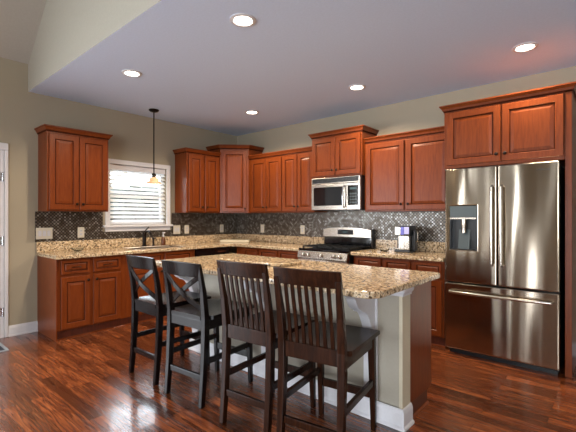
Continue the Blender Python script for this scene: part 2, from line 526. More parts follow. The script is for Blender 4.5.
# kitchen window: sash, glass, casing, stool and apron
mb = MB()
a, b = WY0, WY1
for (y0, y1, z0, z1) in ((a, a + .045, WZ0, WZ1), (b - .045, b, WZ0, WZ1), (a + .045, b - .045, WZ0, WZ0 + .05), (a + .045, b - .045, WZ1 - .05, WZ1), (a + .045, b - .045, 1.59, 1.63)):
    mb.box(-0.11, -0.075, y0 + .0005, y1 - .0005, z0 + .0005, z1 - .0005)
win = struct(mb.build('window_1', 'white'))
struct(MB().box(-0.095, -0.09, a + .04, b - .04, WZ0 + .04, WZ1 - .04).build('window_glass', 'pane', win))
mb = MB(); cw = 0.06
mb.box(0.0005, 0.02, a - cw, a, WZ0, WZ1); mb.box(0.0005, 0.02, b, b + cw, WZ0, WZ1); mb.box(0.0005, 0.024, a - cw - .004, b + cw + .004, WZ1 + .0005, WZ1 + cw)
mb.box(0.02, 0.026, a - cw, a - cw + .02, WZ0, WZ1); mb.box(0.02, 0.026, b + cw - .02, b + cw, WZ0, WZ1)
struct(mb.build('window_casing', 'white', win, bevel=0.003))
struct(MB().box(0.0005, 0.055, a - cw - .03, b + cw + .03, WZ0 - .028, WZ0 - .0005).build('window_stool', 'white', win, bevel=0.006))
struct(MB().box(0.0005, 0.018, a - cw, b + cw, WZ0 - .085, WZ0 - .0285).build('window_apron', 'white', win, bevel=0.004))

# mosaic tile between counter and wall cabinets
struct(grid_slab([-3.09, a - cw - .032, b + cw + .032, 0.0], [1.03, WZ0 - .086, 1.384], lambda i, j: not (i == 1 and j == 1), 0.0005, 0.007).build('trim_tmp', 'mosaic'))
t = bpy.data.objects['trim_tmp']
for v in t.data.vertices: v.co = (v.co.z, v.co.x, v.co.y)
t.name = 'trim_1'
struct(MB().box(0.0075, 3.79, -0.007, -0.0005, 0.912, 1.42).build('trim_2', 'mosaic'))

# ------------------------------------------------------------------ cabinets
CROWN = [(0, 0.0), (0.006, 0.0), (0.006, 0.010), (0.013, 0.016), (0.020, 0.034), (0.034, 0.052), (0.038, 0.054), (0.038, 0.066), (0.0, 0.066)]
CG = 'cherry wall cabinets with crown moulding'


def knob(parent, x, y, z):
    return MB().lathe([(0.006, 0), (0.006, -0.012), (0.014, -0.018), (0.016, -0.024), (0.011, -0.030), (0.003, -0.032)], (x, y, z), n=12, axis='y').build('knob', 'bronze', parent, smooth=True)


def pull(parent, x, y, z, w=0.085):
    pts = [(x - w / 2, y, z), (x - w / 2, y - 0.022, z), (x - w / 4, y - 0.028, z), (x + w / 4, y - 0.028, z), (x + w / 2, y - 0.022, z), (x + w / 2, y, z)]
    return MB().tube(pts, 0.005, n=8).build('handle', 'bronze', parent, smooth=True)


def wall_cabinet(label, loc, rz, w, d, h, doors, top, crown_path, bottom_rail=0.02, door_top=None):
    """doors: (x0, x1, side of the knob); front faces local -y; top: crown top above the cabinet bottom"""
    r = thing('wall_cabinet', label, 'cabinet', loc, rz, CG)
    df = d - 0.021
    MB().box(0.0005, w - 0.0005, -df, -0.001, 0, h).build('body', 'cherry', r, bevel=0.002)
    MB().sweep(crown_path, [(o, z + top - 0.066) for o, z in CROWN], glaze=(1, 2, 5)).build('crown', ['cherry', 'glaze'], r)
    zt = door_top if door_top else top - 0.085
    for x0, x1, side in doors:
        o = MB().panel(x0, x1, bottom_rail, zt, -d).build('door', ['cherry', 'glaze'], r)
        knob(o, (x1 - 0.028) if side > 0 else (x0 + 0.028), -d, bottom_rail + 0.065)
    return r


ZU = 1.385
LX = PI / 2      # rotation of things against the left wall
# left of the window
wall_cabinet('cherry two-door wall cabinet alone at the left of the window', (0.0005, -3.06, ZU), LX, 0.674, 0.325, 0.90,
             [(0.018, 0.326, 1), (0.336, 0.656, -1)], 0.955, [(0, 0), (0, -0.304), (0.674, -0.304), (0.674, 0)])
# right of the window
wall_cabinet('narrow cherry two-door wall cabinet between the window and the corner cabinet', (0.0005, -1.252, ZU), LX, 0.617, 0.325, 0.90,
             [(0.03, 0.29, 1), (0.325, 0.59, -1)], 0.948, [(0, 0), (0, -0.304), (0.617, -0.304)])
# diagonal corner cabinet
r = thing('corner_cabinet', 'tall diagonal cherry cabinet with one door filling the room corner', 'cabinet', (0, 0, ZU), 0, None)
poly = [(0.001, -0.001), (0.001, -0.632), (0.315, -0.632), (0.632, -0.315), (0.632, -0.001)]
MB().prism(poly, 0, 1.03).build('body', 'cherry', r, bevel=0.002)
MB().sweep([(0.001, -0.632), (0.315, -0.632), (0.632, -0.315), (0.632, -0.001)], [(o * 1.2, z + 1.08 - 0.066) for o, z in CROWN], glaze=(1, 2, 5)).build('crown', ['cherry', 'glaze'], r)
dl = math.hypot(0.317, 0.317)
mb = MB(); mb.panel(0.03, dl - 0.03, 0.02, 0.985, -0.021)
door = mb.build('door', ['cherry', 'glaze'], r)
door.location = (0.315, -0.632, 0); door.rotation_euler = (0, 0, PI / 4)
knob(door, dl - 0.055, -0.021, 0.07)
# back wall, left of the microwave
wall_cabinet('cherry wall cabinet on the back wall next to the corner cabinet', (0.636, -0.0005, ZU), 0, 0.706, 0.325, 0.86,
             [(0.05, 0.378, 1), (0.39, 0.70, -1)], 0.908, [(0, -0.304), (0.706, -0.304)])
wall_cabinet('cherry wall cabinet on the back wall just left of the microwave', (1.343, -0.0005, ZU), 0, 0.591, 0.325, 0.86,
             [(0.012, 0.290, 1), (0.302, 0.578, -1)], 0.908, [(0, -0.304), (0.591, -0.304)])
wall_cabinet('short cherry wall cabinet raised above the microwave', (1.936, -0.0005, 1.843), 0, 0.776, 0.385, 0.55,
             [(0.018, 0.382, 1), (0.394, 0.758, -1)], 0.60, [(0, 0), (0, -0.364), (0.776, -0.364), (0.776, 0)])
wall_cabinet('wide cherry wall cabinet above the coffee maker, two tall doors', (2.714, -0.0005, ZU), 0, 1.066, 0.325, 0.86,
             [(0.028, 0.516, 1), (0.545, 1.04, -1)], 0.908, [(0, -0.304), (1.066, -0.304)])
fc = wall_cabinet('deep cherry cabinet with tall side panel above the refrigerator', (3.79, -0.0005, 1.795), 0, 0.972, 0.66, 0.57,
                  [(0.03, 0.50, 1), (0.512, 0.966, -1)], 0.618, [(0, 0), (0, -0.639), (1.02, -0.639), (1.02, 0)], bottom_rail=0.03, door_top=0.54)
MB().box(0.974, 1.02, -0.645, -0.001, -1.794, 0.58).build('side_panel', 'cherry', fc, bevel=0.002)


def base_cabinet(label, loc, rz, w, cols, d=0.61, knobs=True, pulls=True, open_top=False):
    r = thing('base_cabinet', label, 'cabinet', loc, rz, 'cherry base cabinets along the walls')
    df = d - 0.021
    mb = MB()
    if open_top:
        mb.box(0.0005, 0.019, -df, -0.001, 0.10, 0.871); mb.box(w - 0.019, w - 0.0005, -df, -0.001, 0.10, 0.871)
        mb.box(0.019, w - 0.019, -df, -0.001, 0.10, 0.119); mb.box(0.019, w - 0.019, -df, -df + 0.019, 0.119, 0.871); mb.box(0.019, w - 0.019, -0.012, -0.001, 0.119, 0.871)
    else:
        mb.box(0.0005, w - 0.0005, -df, -0.001, 0.10, 0.871)
    mb.build('body', 'cherry', r, bevel=0.002)
    x0 = 0.0005
    MB().box(x0, w - 0.0005, -df + (0.03), -0.002, 0.0, 0.0995).build('toe_kick', 'toe', r)
    MB().sweep([(x0, -df + 0.03), (w - .0005, -df + 0.03)], [(0.0, 0.0), (0.014, 0.0), (0.012, 0.008), (0.006, 0.014), (0.0, 0.016)]).build('shoe_molding', 'cherry', r)
    for a0, a1, side in cols:
        dw = MB().panel(a0, a1, 0.70, 0.852, -d, s=0.03).build('drawer', ['cherry', 'glaze'], r)
        if pulls: pull(dw, (a0 + a1) / 2, -d, 0.776)
        dr_ = MB().panel(a0, a1, 0.115, 0.672, -d).build('door', ['cherry', 'glaze'], r)
        knob(dr_, (a1 - 0.028) if side > 0 else (a0 + 0.028), -d, 0.62)
    return r


bl = base_cabinet('cherry base cabinet at the left end of the window counter, two drawers over two doors', (0.0005, -3.055, 0), LX, 0.745,
                  [(0.035, 0.334, 1), (0.368, 0.682, -1)])
MB().box(-0.012, -0.0005, -0.605, -0.001, 0.0, 0.871).build('end_panel', 'cherry', bl, bevel=0.002)
base_cabinet('cherry sink base cabinet under the window with two false drawer fronts', (0.0005, -2.309, 0), LX, 1.0,
             [(0.072, 0.492, 1), (0.521, 0.939, -1)], pulls=False, open_top=True)
base_cabinet('cherry base cabinet in the back corner left of the range, three narrow drawers', (0.66, -0.0005, 0), 0, 1.268,
             [(0.185, 0.47, 1), (0.52, 0.85, 1), (0.89, 1.22, -1)], pulls=False)
base_cabinet('cherry base cabinet between the range and the refrigerator', (2.726, -0.0005, 0), 0, 1.05,
             [(0.044, 0.36, 1), (0.40, 0.70, 1), (0.738, 1.03, -1)], pulls=False)

# dishwasher
r = thing('dishwasher', 'black dishwasher under the window counter beside the room corner', 'dishwasher', (0.0005, -1.305, 0), LX)
MB().box(0.002, 0.60, -0.58, -0.02, 0.0, 0.868).build('body', 'black', r)
MB().box(0.004, 0.598, -0.612, -0.581, 0.11, 0.735).build('door', 'black', r, bevel=0.004)
cp = MB().box(0.004, 0.598, -0.615, -0.581, 0.74, 0.866).build('control_panel', 'gloss', r, bevel=0.004)
MB().box(0.38, 0.54, -0.618, -0.6152, 0.80, 0.82).build('button_row', 'chrome', cp)
MB().tube([(0.10, -0.613, 0.70), (0.10, -0.65, 0.70), (0.50, -0.65, 0.70), (0.50, -0.613, 0.70)], 0.009).build('handle', 'black', r, smooth=True)

# ------------------------------------------------------------------ counters
CT0, CT1 = 0.872, 0.912
xs = [0.0005, 0.17, 0.55, 0.644, 1.934]; ysr = [-3.08, -2.16, -1.46, -0.644, -0.0005]
ct = grid_slab(xs, ysr, lambda i, j: (i <= 2 or j == 3) and not (i == 1 and j == 1), CT0, CT1).build('countertop', 'granite', bevel=0.006)
tag(ct, 'speckled tan granite countertop running under the window and round the corner to the range', 'countertop')
MB().box(0.0075, 0.027, -3.08, -0.0275, CT1 + .0003, 1.03).build('backsplash', 'granite', ct, bevel=0.003)
MB().box(0.0275, 1.934, -0.027, -0.0075, CT1 + .0003, 1.03).build('backsplash', 'granite', ct, bevel=0.003)
ct2 = MB().box(2.716, 3.782, -0.644, -0.0075, CT0, CT1).build('countertop', 'granite', bevel=0.006)
tag(ct2, 'short speckled granite countertop between the range and the refrigerator', 'countertop')
MB().box(2.716, 3.782, -0.027, -0.0077, CT1 + .0003, 1.03).build('backsplash', 'granite', ct2, bevel=0.003)
# sink in the cut-out
mb = MB()
rings = []
for ins, z in ((-0.016, 0.914), (-0.016, 0.9175), (0.006, 0.9175), (0.012, 0.905), (0.025, 0.74)):
    rings.append([(0.17 + ins, -2.16 + ins, z), (0.55 - ins, -2.16 + ins, z), (0.55 - ins, -1.46 - ins, z), (0.17 + ins, -1.46 - ins, z)])
mb.loft(rings, cap=False); R = rings[-1]; mb.face([mb.bm.verts.new(p) for p in R])
sk = mb.build('kitchen_sink', 'steel', bevel=0.003)
tag(sk, 'steel sink bowl let into the granite counter under the window', 'sink')
MB().lathe([(0.03, 0), (0.03, 0.004), (0.01, 0.004)], (0.36, -1.81, 0.7402)).build('drain', 'chrome', sk)

# ------------------------------------------------------------------ things on the window counter
Z = CT1 + 0.0008
r = thing('faucet', 'black kitchen faucet with a lever behind the sink', 'faucet', (0.10, -1.80, Z))
MB().lathe([(0.034, 0), (0.034, 0.012), (0.026, 0.02), (0.026, 0.16), (0.023, 0.185), (0.012, 0.20)]).build('body', 'bronze', r, smooth=True)
MB().tube([(0, 0, 0.13), (0.05, 0, 0.20), (0.12, 0, 0.215), (0.18, 0, 0.18), (0.20, 0, 0.13)], [0.016, 0.015, 0.014, 0.015, 0.018]).build('spout', 'bronze', r, smooth=True)
MB().tube([(0, 0.0, 0.19), (-0.01, 0.03, 0.225), (-0.01, 0.075, 0.265)], [0.012, 0.009, 0.008]).build('lever', 'bronze', r, smooth=True)
r = thing('soap_dispenser', 'short black soap pump set in the counter right of the faucet', 'soap dispenser', (0.10, -1.66, Z))
MB().lathe([(0.022, 0), (0.022, 0.01), (0.013, 0.018), (0.013, 0.085), (0.02, 0.09), (0.02, 0.115), (0.006, 0.12)]).build('body', 'bronze', r, smooth=True)
MB().tube([(0, 0, 0.105), (0.05, 0, 0.112), (0.07, 0, 0.10)], 0.007).build('nozzle', 'bronze', r, smooth=True)
r = thing('soap_bottle', 'amber hand soap bottle with a white pump right of the sink', 'bottle', (0.10, -1.505, Z))
MB().lathe([(0.028, 0), (0.030, 0.01), (0.030, 0.09), (0.018, 0.115), (0.012, 0.125)]).build('bottle_body', 'amber', r, smooth=True)
mb = MB(); mb.lathe([(0.014, 0.1255), (0.014, 0.145), (0.006, 0.148), (0.006, 0.175)]); mb.box(-0.012, 0.04, -0.009, 0.009, 0.175, 0.188)
MB_p = mb.build('pump', 'white', r, bevel=0.002)
tag(MB().lathe([(0.03, 0), (0.055, 0.012), (0.072, 0.042), (0.068, 0.042), (0.05, 0.016), (0.02, 0.008)], n=14).build('glass_bowl', 'dish', loc=(0.20, -2.70, Z)),
    'small faceted clear glass bowl at the left end of the window counter', 'bowl')
cb = MB().box(-0.235, 0.235, -0.10, 0.10, 0, 0.034).build('cutting_board', 'pale', bevel=0.006, loc=(0.33, -0.33, Z))
cb.rotation_euler = (0, 0, math.atan2(0.309, 0.357))
tag(cb, 'pale cutting board lying flat across the counter in the room corner', 'cutting board')

# ------------------------------------------------------------------ outlets and switches
def plate(label, loc, rz, w, slots, kind):
    o = MB().box(-w / 2, w / 2, -0.006, 0, -0.066, 0.066).build('switch_plate' if kind == 's' else 'outlet_plate', 'plate', bevel=0.003, loc=loc)
    o.rotation_euler = (0, 0, rz)
    tag(o, label, 'switch plate' if kind == 's' else 'outlet', 'ivory wall plates on the mosaic tile')
    n = len(slots)
    for i, s in enumerate(slots):
        x = (i - (n - 1) / 2) * 0.046
        if s == 's':
            MB().box(x - 0.016, x + 0.016, -0.009, -0.0062, -0.032, 0.032).build('rocker', 'white', o, bevel=0.002)
        else:
            for z in (-0.021, 0.021):
                q = MB().box(x - 0.016, x + 0.016, -0.008, -0.0062, z - 0.015, z + 0.015).build('socket', 'white', o, bevel=0.002)
                mb = MB(); mb.box(x - 0.008, x - 0.005, -0.0086, -0.0081, z - 0.006, z + 0.006); mb.box(x + 0.005, x + 0.008, -0.0086, -0.0081, z - 0.006, z + 0.006)
                mb.build('slot', 'black', q)


for y, w, sl, k, lb in ((-2.998, 0.172, 'sss', 's', 'wide ivory three-switch plate at the left end of the tiled wall'),
                        (-2.594, 0.08, 'o', 'o', 'ivory outlet plate under the lone cabinet left of the window'),
                        (-1.222, 0.122, 'ss', 's', 'ivory double switch plate just right of the window'),
                        (-1.045, 0.08, 'o', 'o', 'ivory outlet plate second right of the window'),
                        (-0.352, 0.08, 'o', 'o', 'ivory outlet plate on the window wall close to the corner')):
    plate(lb, (0.0075, y, 1.128), LX, w, sl, k)
plate('ivory outlet plate on the back wall close to the corner', (0.64, -0.0075, 1.13), 0, 0.08, 'o', 'o')
plate('ivory outlet plate on the back wall just left of the range', (1.49, -0.0075, 1.13), 0, 0.08, 'o', 'o')

# ------------------------------------------------------------------ blinds and pendant
r = thing('window_blind', 'white horizontal slat blind hanging in the kitchen window', 'blind', (-0.035, (a + b) / 2, WZ0))
hw = (b - a) / 2 - 0.006
MB().box(-0.026, 0.026, -hw, hw, 0.742, 0.816).build('head_rail', 'white', r, bevel=0.004)
mb = MB()
for k in range(13):
    z = 0.052 + k * 0.0560
    q = [(-0.020, z + 0.019), (0.0, z + 0.002), (0.020, z - 0.019), (0.0215, z - 0.017), (0.001, z + 0.005), (-0.0185, z + 0.021)]
    mb.loft([[(x, y, zq) for x, zq in q] for y in (-hw, hw)])
mb.build('slats', 'slat', r)
MB().box(-0.024, 0.024, -hw, hw, 0.006, 0.024).build('bottom_rail', 'white', r, bevel=0.003)
for y in (-0.22, 0.22, 0.30): MB().tube([(0.0285, y, 0.026), (0.0285, y, 0.764)], 0.0016, n=6).build('ladder_cord', 'white', r)

r = thing('pendant_light', 'small pendant lamp with amber glass shade hanging before the window', 'lamp', (0.408, -1.83, 0))
MB().lathe([(0.066, CZ - 0.0005), (0.066, CZ - 0.012), (0.05, CZ - 0.026), (0.012, CZ - 0.036)]).build('canopy', 'bronze', r, smooth=True)
MB().tube([(0, 0, 1.90), (0, 0, CZ - 0.03)], 0.0075, n=10).build('rod', 'bronze', r, smooth=True)
MB().lathe([(0.012, 1.905), (0.026, 1.895), (0.028, 1.86), (0.034, 1.852), (0.020, 1.848)]).build('socket', 'bronze', r, smooth=True)
MB().lathe([(0.030, 1.851), (0.042, 1.838), (0.062, 1.808), (0.080, 1.782), (0.097, 1.762), (0.093, 1.762), (0.076, 1.782), (0.058, 1.808), (0.038, 1.838), (0.027, 1.847)], n=28, cap=False).build('lamp_shade', 'shade', r, smooth=True)
MB().lathe([(0.006, 1.845), (0.014, 1.83), (0.024, 1.805), (0.016, 1.785), (0.004, 1.778)], n=16).build('bulb', 'lamp', r, smooth=True)
l = bpy.data.lights.new('pendant_glow', 'POINT'); l.energy = 0.8; l.color = (1, 0.88, 0.74); l.shadow_soft_size = 0.03
o = bpy.data.objects.new('pendant_glow', l); COL.objects.link(o); o.parent = r; o.location = (0, 0, 1.755)

# ------------------------------------------------------------------ recessed ceiling lights
def can(label, x, y):
    r = thing('ceiling_light', label, 'ceiling light', (x, y, CZ), 0, 'recessed kitchen ceiling lights')
    MB().lathe([(0.095, -0.0005), (0.095, -0.006), (0.072, -0.010), (0.068, -0.004), (0.068, -0.0005)], n=32).build('trim_ring', 'white', r, smooth=True)
    MB().lathe([(0.064, -0.001), (0.064, -0.006), (0.045, -0.011), (0.001, -0.012)], n=28).build('lens', 'lamp', r, smooth=True)
    l = bpy.data.lights.new('can_beam', 'SPOT'); l.energy = CAN_W; l.color = (1.0, 0.82, 0.60); l.spot_size = math.radians(154); l.spot_blend = 0.5
    l.shadow_soft_size = 0.06
    o = bpy.data.objects.new('can_beam', l); COL.objects.link(o); o.parent = r; o.location = (0, 0, -0.03)


can('recessed ceiling light nearest the soffit, above the pendant side of the kitchen', 1.438, -2.659)
can('recessed ceiling light nearest the camera, above the island stools', 3.032, -2.632)
can('recessed ceiling light closest to the room corner', 1.32, -0.899)
can('recessed ceiling light in front of the microwave cabinet', 2.919, -0.84)
can('recessed ceiling light in front of the refrigerator cabinet', 4.502, -0.781)

# ------------------------------------------------------------------ range
r = thing('gas_range', 'stainless steel gas range with black grates under the microwave', 'stove', (1.954, -0.008, 0))
r.scale = (0.965, 0.995, 1)
RW = 0.772
MB().box(0.002, RW - .002, -0.63, -0.03, 0.02, 0.895).build('body', 'black', r, bevel=0.003)
MB().box(0.0, RW, -0.668, -0.03, 0.896, 0.920).build('cooktop', 'gloss', r, bevel=0.005)
mb = MB(); mb.prism_x([(-0.660, 0.8945), (-0.676, 0.888), (-0.70, 0.80), (-0.631, 0.80), (-0.631, 0.8945)], 0.0, RW)
cpn = mb.build('control_panel', 'steel', r, bevel=0.003)
for x in (0.10, 0.18, 0.386, 0.585, 0.67):
    k = MB().lathe([(0.024, 0), (0.024, -0.012), (0.02, -0.016), (0.02, -0.034), (0.004, -0.036)], (x, -0.688, 0.847), n=20, axis='y').build('knob', 'steel', cpn, smooth=True)
od = MB().box(0.006, RW - .006, -0.685, -0.632, 0.22, 0.793).build('oven_door', 'steel', r, bevel=0.005)
MB().box(0.12, RW - .12, -0.688, -0.6855, 0.34, 0.64).build('oven_window', 'gloss', od)
MB().tube([(0.06, -0.684, 0.735), (0.06, -0.735, 0.735), (RW - .06, -0.735, 0.735), (RW - .06, -0.684, 0.735)], 0.012).build('handle', 'steel', od, smooth=True)
dwr = MB().box(0.006, RW - .006, -0.685, -0.632, 0.05, 0.212).build('drawer', 'steel', r, bevel=0.005)
for gx in (0.135, 0.386, 0.637):
    mb = MB(); w2 = 0.118
    for yy in (-0.60, -0.345, -0.09): mb.box(gx - w2, gx + w2, yy - .007, yy + .007, 0.934, 0.948)
    for xx in (gx - w2 + .007, gx, gx + w2 - .007): mb.box(xx - .007, xx + .007, -0.607, -0.083, 0.9341, 0.9482)
    for yy in (-0.597, -0.093):
        for xx in (gx - w2 + .01, gx + w2 - .01): mb.box(xx - .008, xx + .008, yy - .008, yy + .008, 0.9205, 0.936)
    for yy in (-0.47, -0.22): mb.box(gx - w2, gx + w2, yy - .005, yy + .005, 0.9343, 0.9484)
    mb.build('grate', 'iron', r)
    for yy in (-0.47, -0.22): MB().lathe([(0.045, 0.9205), (0.045, 0.926), (0.03, 0.931), (0.005, 0.932)], (gx, yy, 0), n=18).build('burner', 'iron', r)
bgd = MB()
prof = []
for k in range(13):
    u = k / 12; x = u * RW; prof.append((x, 1.150 + 0.035 * math.sin(PI * u) ** 0.6))
pts = [(0.0, 1.05)] + prof + [(RW, 1.05)]
bgd.loft([[(x, y, z) for x, z in pts] for y in (-0.115, -0.085)])
bk = bgd.build('backguard', 'steel', r, bevel=0.004)
bx_ = MB().box(0.0, RW, -0.084, -0.03, 0.9205, 1.16).build('backguard_housing', 'black', r, bevel=0.004)
MB().box(0.004, RW - .004, -0.10, -0.0845, 0.9207, 1.0495).build('backguard_vent', 'gloss', r)
dsp = MB().box(0.25, 0.50, -0.119, -0.1152, 1.085, 1.15).build('display', 'gloss', bk)
MB().box(0.33, 0.41, -0.1198, -0.1192, 1.108, 1.128).build('clock', 'led', dsp)

# ------------------------------------------------------------------ microwave
r = thing('microwave', 'stainless over-range microwave mounted under the short raised cabinet', 'microwave', (1.958, -0.008, 1.408))
MW = 0.745; MH = 0.428
MB().box(0, MW, -0.36, -0.002, 0, MH).build('body', 'black', r, bevel=0.003)
MB().box(0.0, MW, -0.395, -0.361, MH - 0.085, MH - 0.004).build('vent_panel', 'steel', r, bevel=0.003)
mb = MB()
for k in range(5): mb.box(0.02, MW - 0.02, -0.399, -0.3955, MH - 0.070 + k * 0.0118, MH - 0.0587 + k * 0.0118)
mb.build('vent_grille', 'black', r)
d_ = MB().box(0.0, 0.548, -0.395, -0.361, 0.006, MH - 0.089).build('door', 'steel', r, bevel=0.003)
MB().box(0.04, 0.488, -0.398, -0.3955, 0.06, MH - 0.125).build('door_window', 'gloss', d_, bevel=0.001)
MB().tube([(0.522, -0.396, 0.03), (0.522, -0.43, 0.05), (0.522, -0.44, 0.16), (0.522, -0.43, 0.285), (0.522, -0.396, 0.31)], 0.011).build('handle', 'chrome', d_, smooth=True)
c_ = MB().box(0.551, MW, -0.395, -0.361, 0.006, MH - 0.089).build('control_panel', 'steel', r, bevel=0.003)
kp = MB().box(0.570, 0.722, -0.398, -0.3955, 0.06, MH - 0.12).build('keypad', 'gloss', c_)
MB().box(0.605, 0.695, -0.3988, -0.3982, 0.255, 0.285).build('clock', 'led', kp)
for i in range(4):
    for j in range(3): MB().box(0.603 + j * 0.034, 0.627 + j * 0.034, -0.3995, -0.3982, 0.085 + i * 0.036, 0.105 + i * 0.036).build('button', 'display', kp)

# ------------------------------------------------------------------ refrigerator
r = thing('refrigerator', 'stainless french door refrigerator with water dispenser and bottom freezer', 'refrigerator', (3.822, -0.03, 0))
FW = 0.912; FY = -0.686
MB().box(0.004, FW - .004, -0.605, -0.002, 0.03, 1.755).build('body', 'black', r, bevel=0.004)
MB().box(0.02, FW - .02, -0.60, -0.03, 0.0, 0.029).build('base_grille', 'black', r)
dx = [0.0, 0.045, 0.285, 0.452]; dz = [0.70, 1.012, 1.425, 1.782]
fl = grid_slab(dx, dz, lambda i, j: not (i == 1 and j == 1), FY, FY + 0.075, plane='xz').build('door', 'fsteel', r, bevel=0.012, seg=4)
fr = MB().box(0.459, FW, FY, FY + 0.075, 0.70, 1.782).build('door', 'fsteel', r, bevel=0.012, seg=4)
fz = MB().box(0.0, FW, FY, FY + 0.075, 0.062, 0.690).build('freezer_drawer', 'fsteel', r, bevel=0.012, seg=4)
MB().tube([(0.0, 0, 0)] and [(0.418, FY + 0.002, 1.60), (0.418, FY - 0.045, 1.585), (0.418, FY - 0.055, 1.25), (0.418, FY - 0.045, 0.90), (0.418, FY + 0.002, 0.885)], [0.012, 0.014, 0.0145, 0.014, 0.012], n=14).build('handle', 'steel', fl, smooth=True)
MB().tube([(0.494, FY + 0.002, 1.60), (0.494, FY - 0.045, 1.585), (0.494, FY - 0.055, 1.25), (0.494, FY - 0.045, 0.90), (0.494, FY + 0.002, 0.885)], [0.012, 0.014, 0.0145, 0.014, 0.012], n=14).build('handle', 'steel', fr, smooth=True)
hz = 0.612
MB().tube([(0.045, FY + 0.002, hz), (0.055, FY - 0.04, hz), (0.25, FY - 0.058, hz), (0.456, FY - 0.064, hz), (0.66, FY - 0.058, hz), (0.857, FY - 0.04, hz), (0.867, FY + 0.002, hz)], [0.012, 0.014, 0.0145, 0.0145, 0.0145, 0.014, 0.012], n=14).build('handle', 'steel', fz, smooth=True)
# dispenser: lined recess, display panel, nozzle, tray
mb = MB()
mb.box(0.046, 0.284, FY + 0.062, FY + 0.074, 1.013, 1.424)
for q in ((0.0455, 0.052, FY + .004, FY + .0615, 1.013, 1.30), (0.278, 0.2845, FY + .004, FY + .0615, 1.013, 1.30), (0.052, 0.278, FY + .004, FY + .0615, 1.0125, 1.019)): mb.box(*q)
dp = mb.build('water_dispenser', 'black', fl)
MB().box(0.047, 0.283, FY - 0.002, FY + 0.061, 1.318, 1.423).build('display', 'display', dp, bevel=0.003)
MB().box(0.047, 0.283, FY - 0.003, FY + 0.061, 1.298, 1.316).build('dispenser_trim', 'steel', dp, bevel=0.002)
MB().lathe([(0.026, 1.297), (0.026, 1.24), (0.022, 1.22), (0.022, 1.17), (0.012, 1.165)], (0.165, FY + 0.035, 0), n=18).build('nozzle', 'steel', dp, smooth=True)
MB().prism_x([(FY + .02, 1.0195), (FY + .061, 1.0195), (FY + .061, 1.20)], 0.115, 0.215).build('paddle', 'display', dp)
# badge
fc_ = bpy.data.curves.new('badge', 'FONT'); fc_.body = 'SAMSUNG'; fc_.size = 0.021; fc_.extrude = 0.0006; fc_.align_x = 'CENTER'
to = bpy.data.objects.new('badge_text', fc_); COL.objects.link(to)
dg = bpy.context.evaluated_depsgraph_get()
me = bpy.data.meshes.new_from_object(to.evaluated_get(dg)); bpy.data.objects.remove(to)
me.materials.clear(); me.materials.append(M['black'])
bd = bpy.data.objects.new('badge', me); COL.objects.link(bd); bd.parent = fr
bd.rotation_euler = (PI / 2, 0, 0); bd.location = (0.80, FY - 0.0008, 1.712)

# ------------------------------------------------------------------ coffee maker and dish on the right counter
r = thing('coffee_maker', 'black and silver single serve coffee maker on the counter beside the refrigerator', 'coffee maker', (3.118, -0.30, Z))
r.scale = (0.88, 0.62, 0.94)
MB().box(0.0, 0.215, -0.06, 0.20, 0, 0.035).build('base', 'black', r, bevel=0.008)
MB().box(0.0, 0.215, 0.07, 0.20, 0.0355, 0.205).build('column', 'black', r, bevel=0.006)
hd = MB().box(0.0, 0.215, -0.06, 0.20, 0.206, 0.325).build('head', 'black', r, bevel=0.012, seg=3)
MB().box(0.012, 0.088, -0.068, -0.0605, 0.215, 0.312).build('brew_handle', 'steel', hd, bevel=0.003)
MB().box(0.092, 0.135, -0.066, -0.0605, 0.215, 0.312).build('control_panel', 'blue', hd, bevel=0.002)
MB().box(0.139, 0.205, -0.067, -0.0605, 0.225, 0.312).build('display', 'lilac', hd, bevel=0.002)
MB().box(0.02, 0.13, 0.062, 0.0695, 0.04, 0.20).build('front_panel', 'steel', r, bevel=0.003)
MB().box(0.139, 0.207, -0.066, 0.0695, 0.0355, 0.205).build('side_column', 'steel', r, bevel=0.006)
MB().box(0.02, 0.13, -0.055, 0.055, 0.0355, 0.045).build('drip_tray', 'steel', r, bevel=0.002)
wt = MB().box(0.217, 0.250, 0.06, 0.18, 0.02, 0.27).build('water_tank', 'black', r, bevel=0.008)
MB().tube([(0.251, 0.11, 0.26), (0.275, 0.10, 0.25), (0.275, 0.10, 0.15), (0.251, 0.11, 0.13)], 0.006).build('tank_handle', 'steel', wt, smooth=True)
tag(MB().lathe([(0.03, 0), (0.05, 0.01), (0.062, 0.03), (0.058, 0.03), (0.045, 0.014), (0.02, 0.007)], n=20).build('glass_dish', 'dish', loc=(3.0, -0.35, Z), smooth=True),
    'low clear glass dish left of the coffee maker', 'dish')

# ------------------------------------------------------------------ island
IX0, IX1, IY0, IY1 = 1.80, 4.114, -2.68, -1.665
def rrect(x0, x1, y0, y1, rad):
    pts = []
    for (cx, cy, a0), rr in zip(((x1, y1, 0), (x0, y1, 90), (x0, y0, 180), (x1, y0, 270)), rad):
        sx = -1 if cx == x1 else 1; sy = -1 if cy == y1 else 1
        for k in range(9):
            t_ = math.radians(a0 + 90 * k / 8)
            pts.append((cx + sx * rr + rr * math.cos(t_), cy + sy * rr + rr * math.sin(t_)))
    return pts
it = MB().prism(rrect(IX0, IX1, IY0, IY1, (0.03, 0.03, 0.10, 0.10)), CT0, CT1).build('countertop', 'granite', bevel=0.010, seg=3)
tag(it, 'large speckled granite island countertop with rounded corners', 'countertop')
isl = thing('kitchen_island', 'kitchen island with cherry end panel and greige painted seating side', 'island', (0, 0, 0))
BX0, BX1 = 1.86, 4.07
PY0, PY1 = -2.25, -2.14
MB().box(BX0, BX1, PY1 + .0005, -1.745, 0.10, 0.8712).build('cabinet_body', 'cherry', isl, bevel=0.002)
MB().box(BX0, BX1 - 0.002, PY1 + .0005, -1.82, 0.0, 0.0995).build('toe_kick', 'toe', isl)
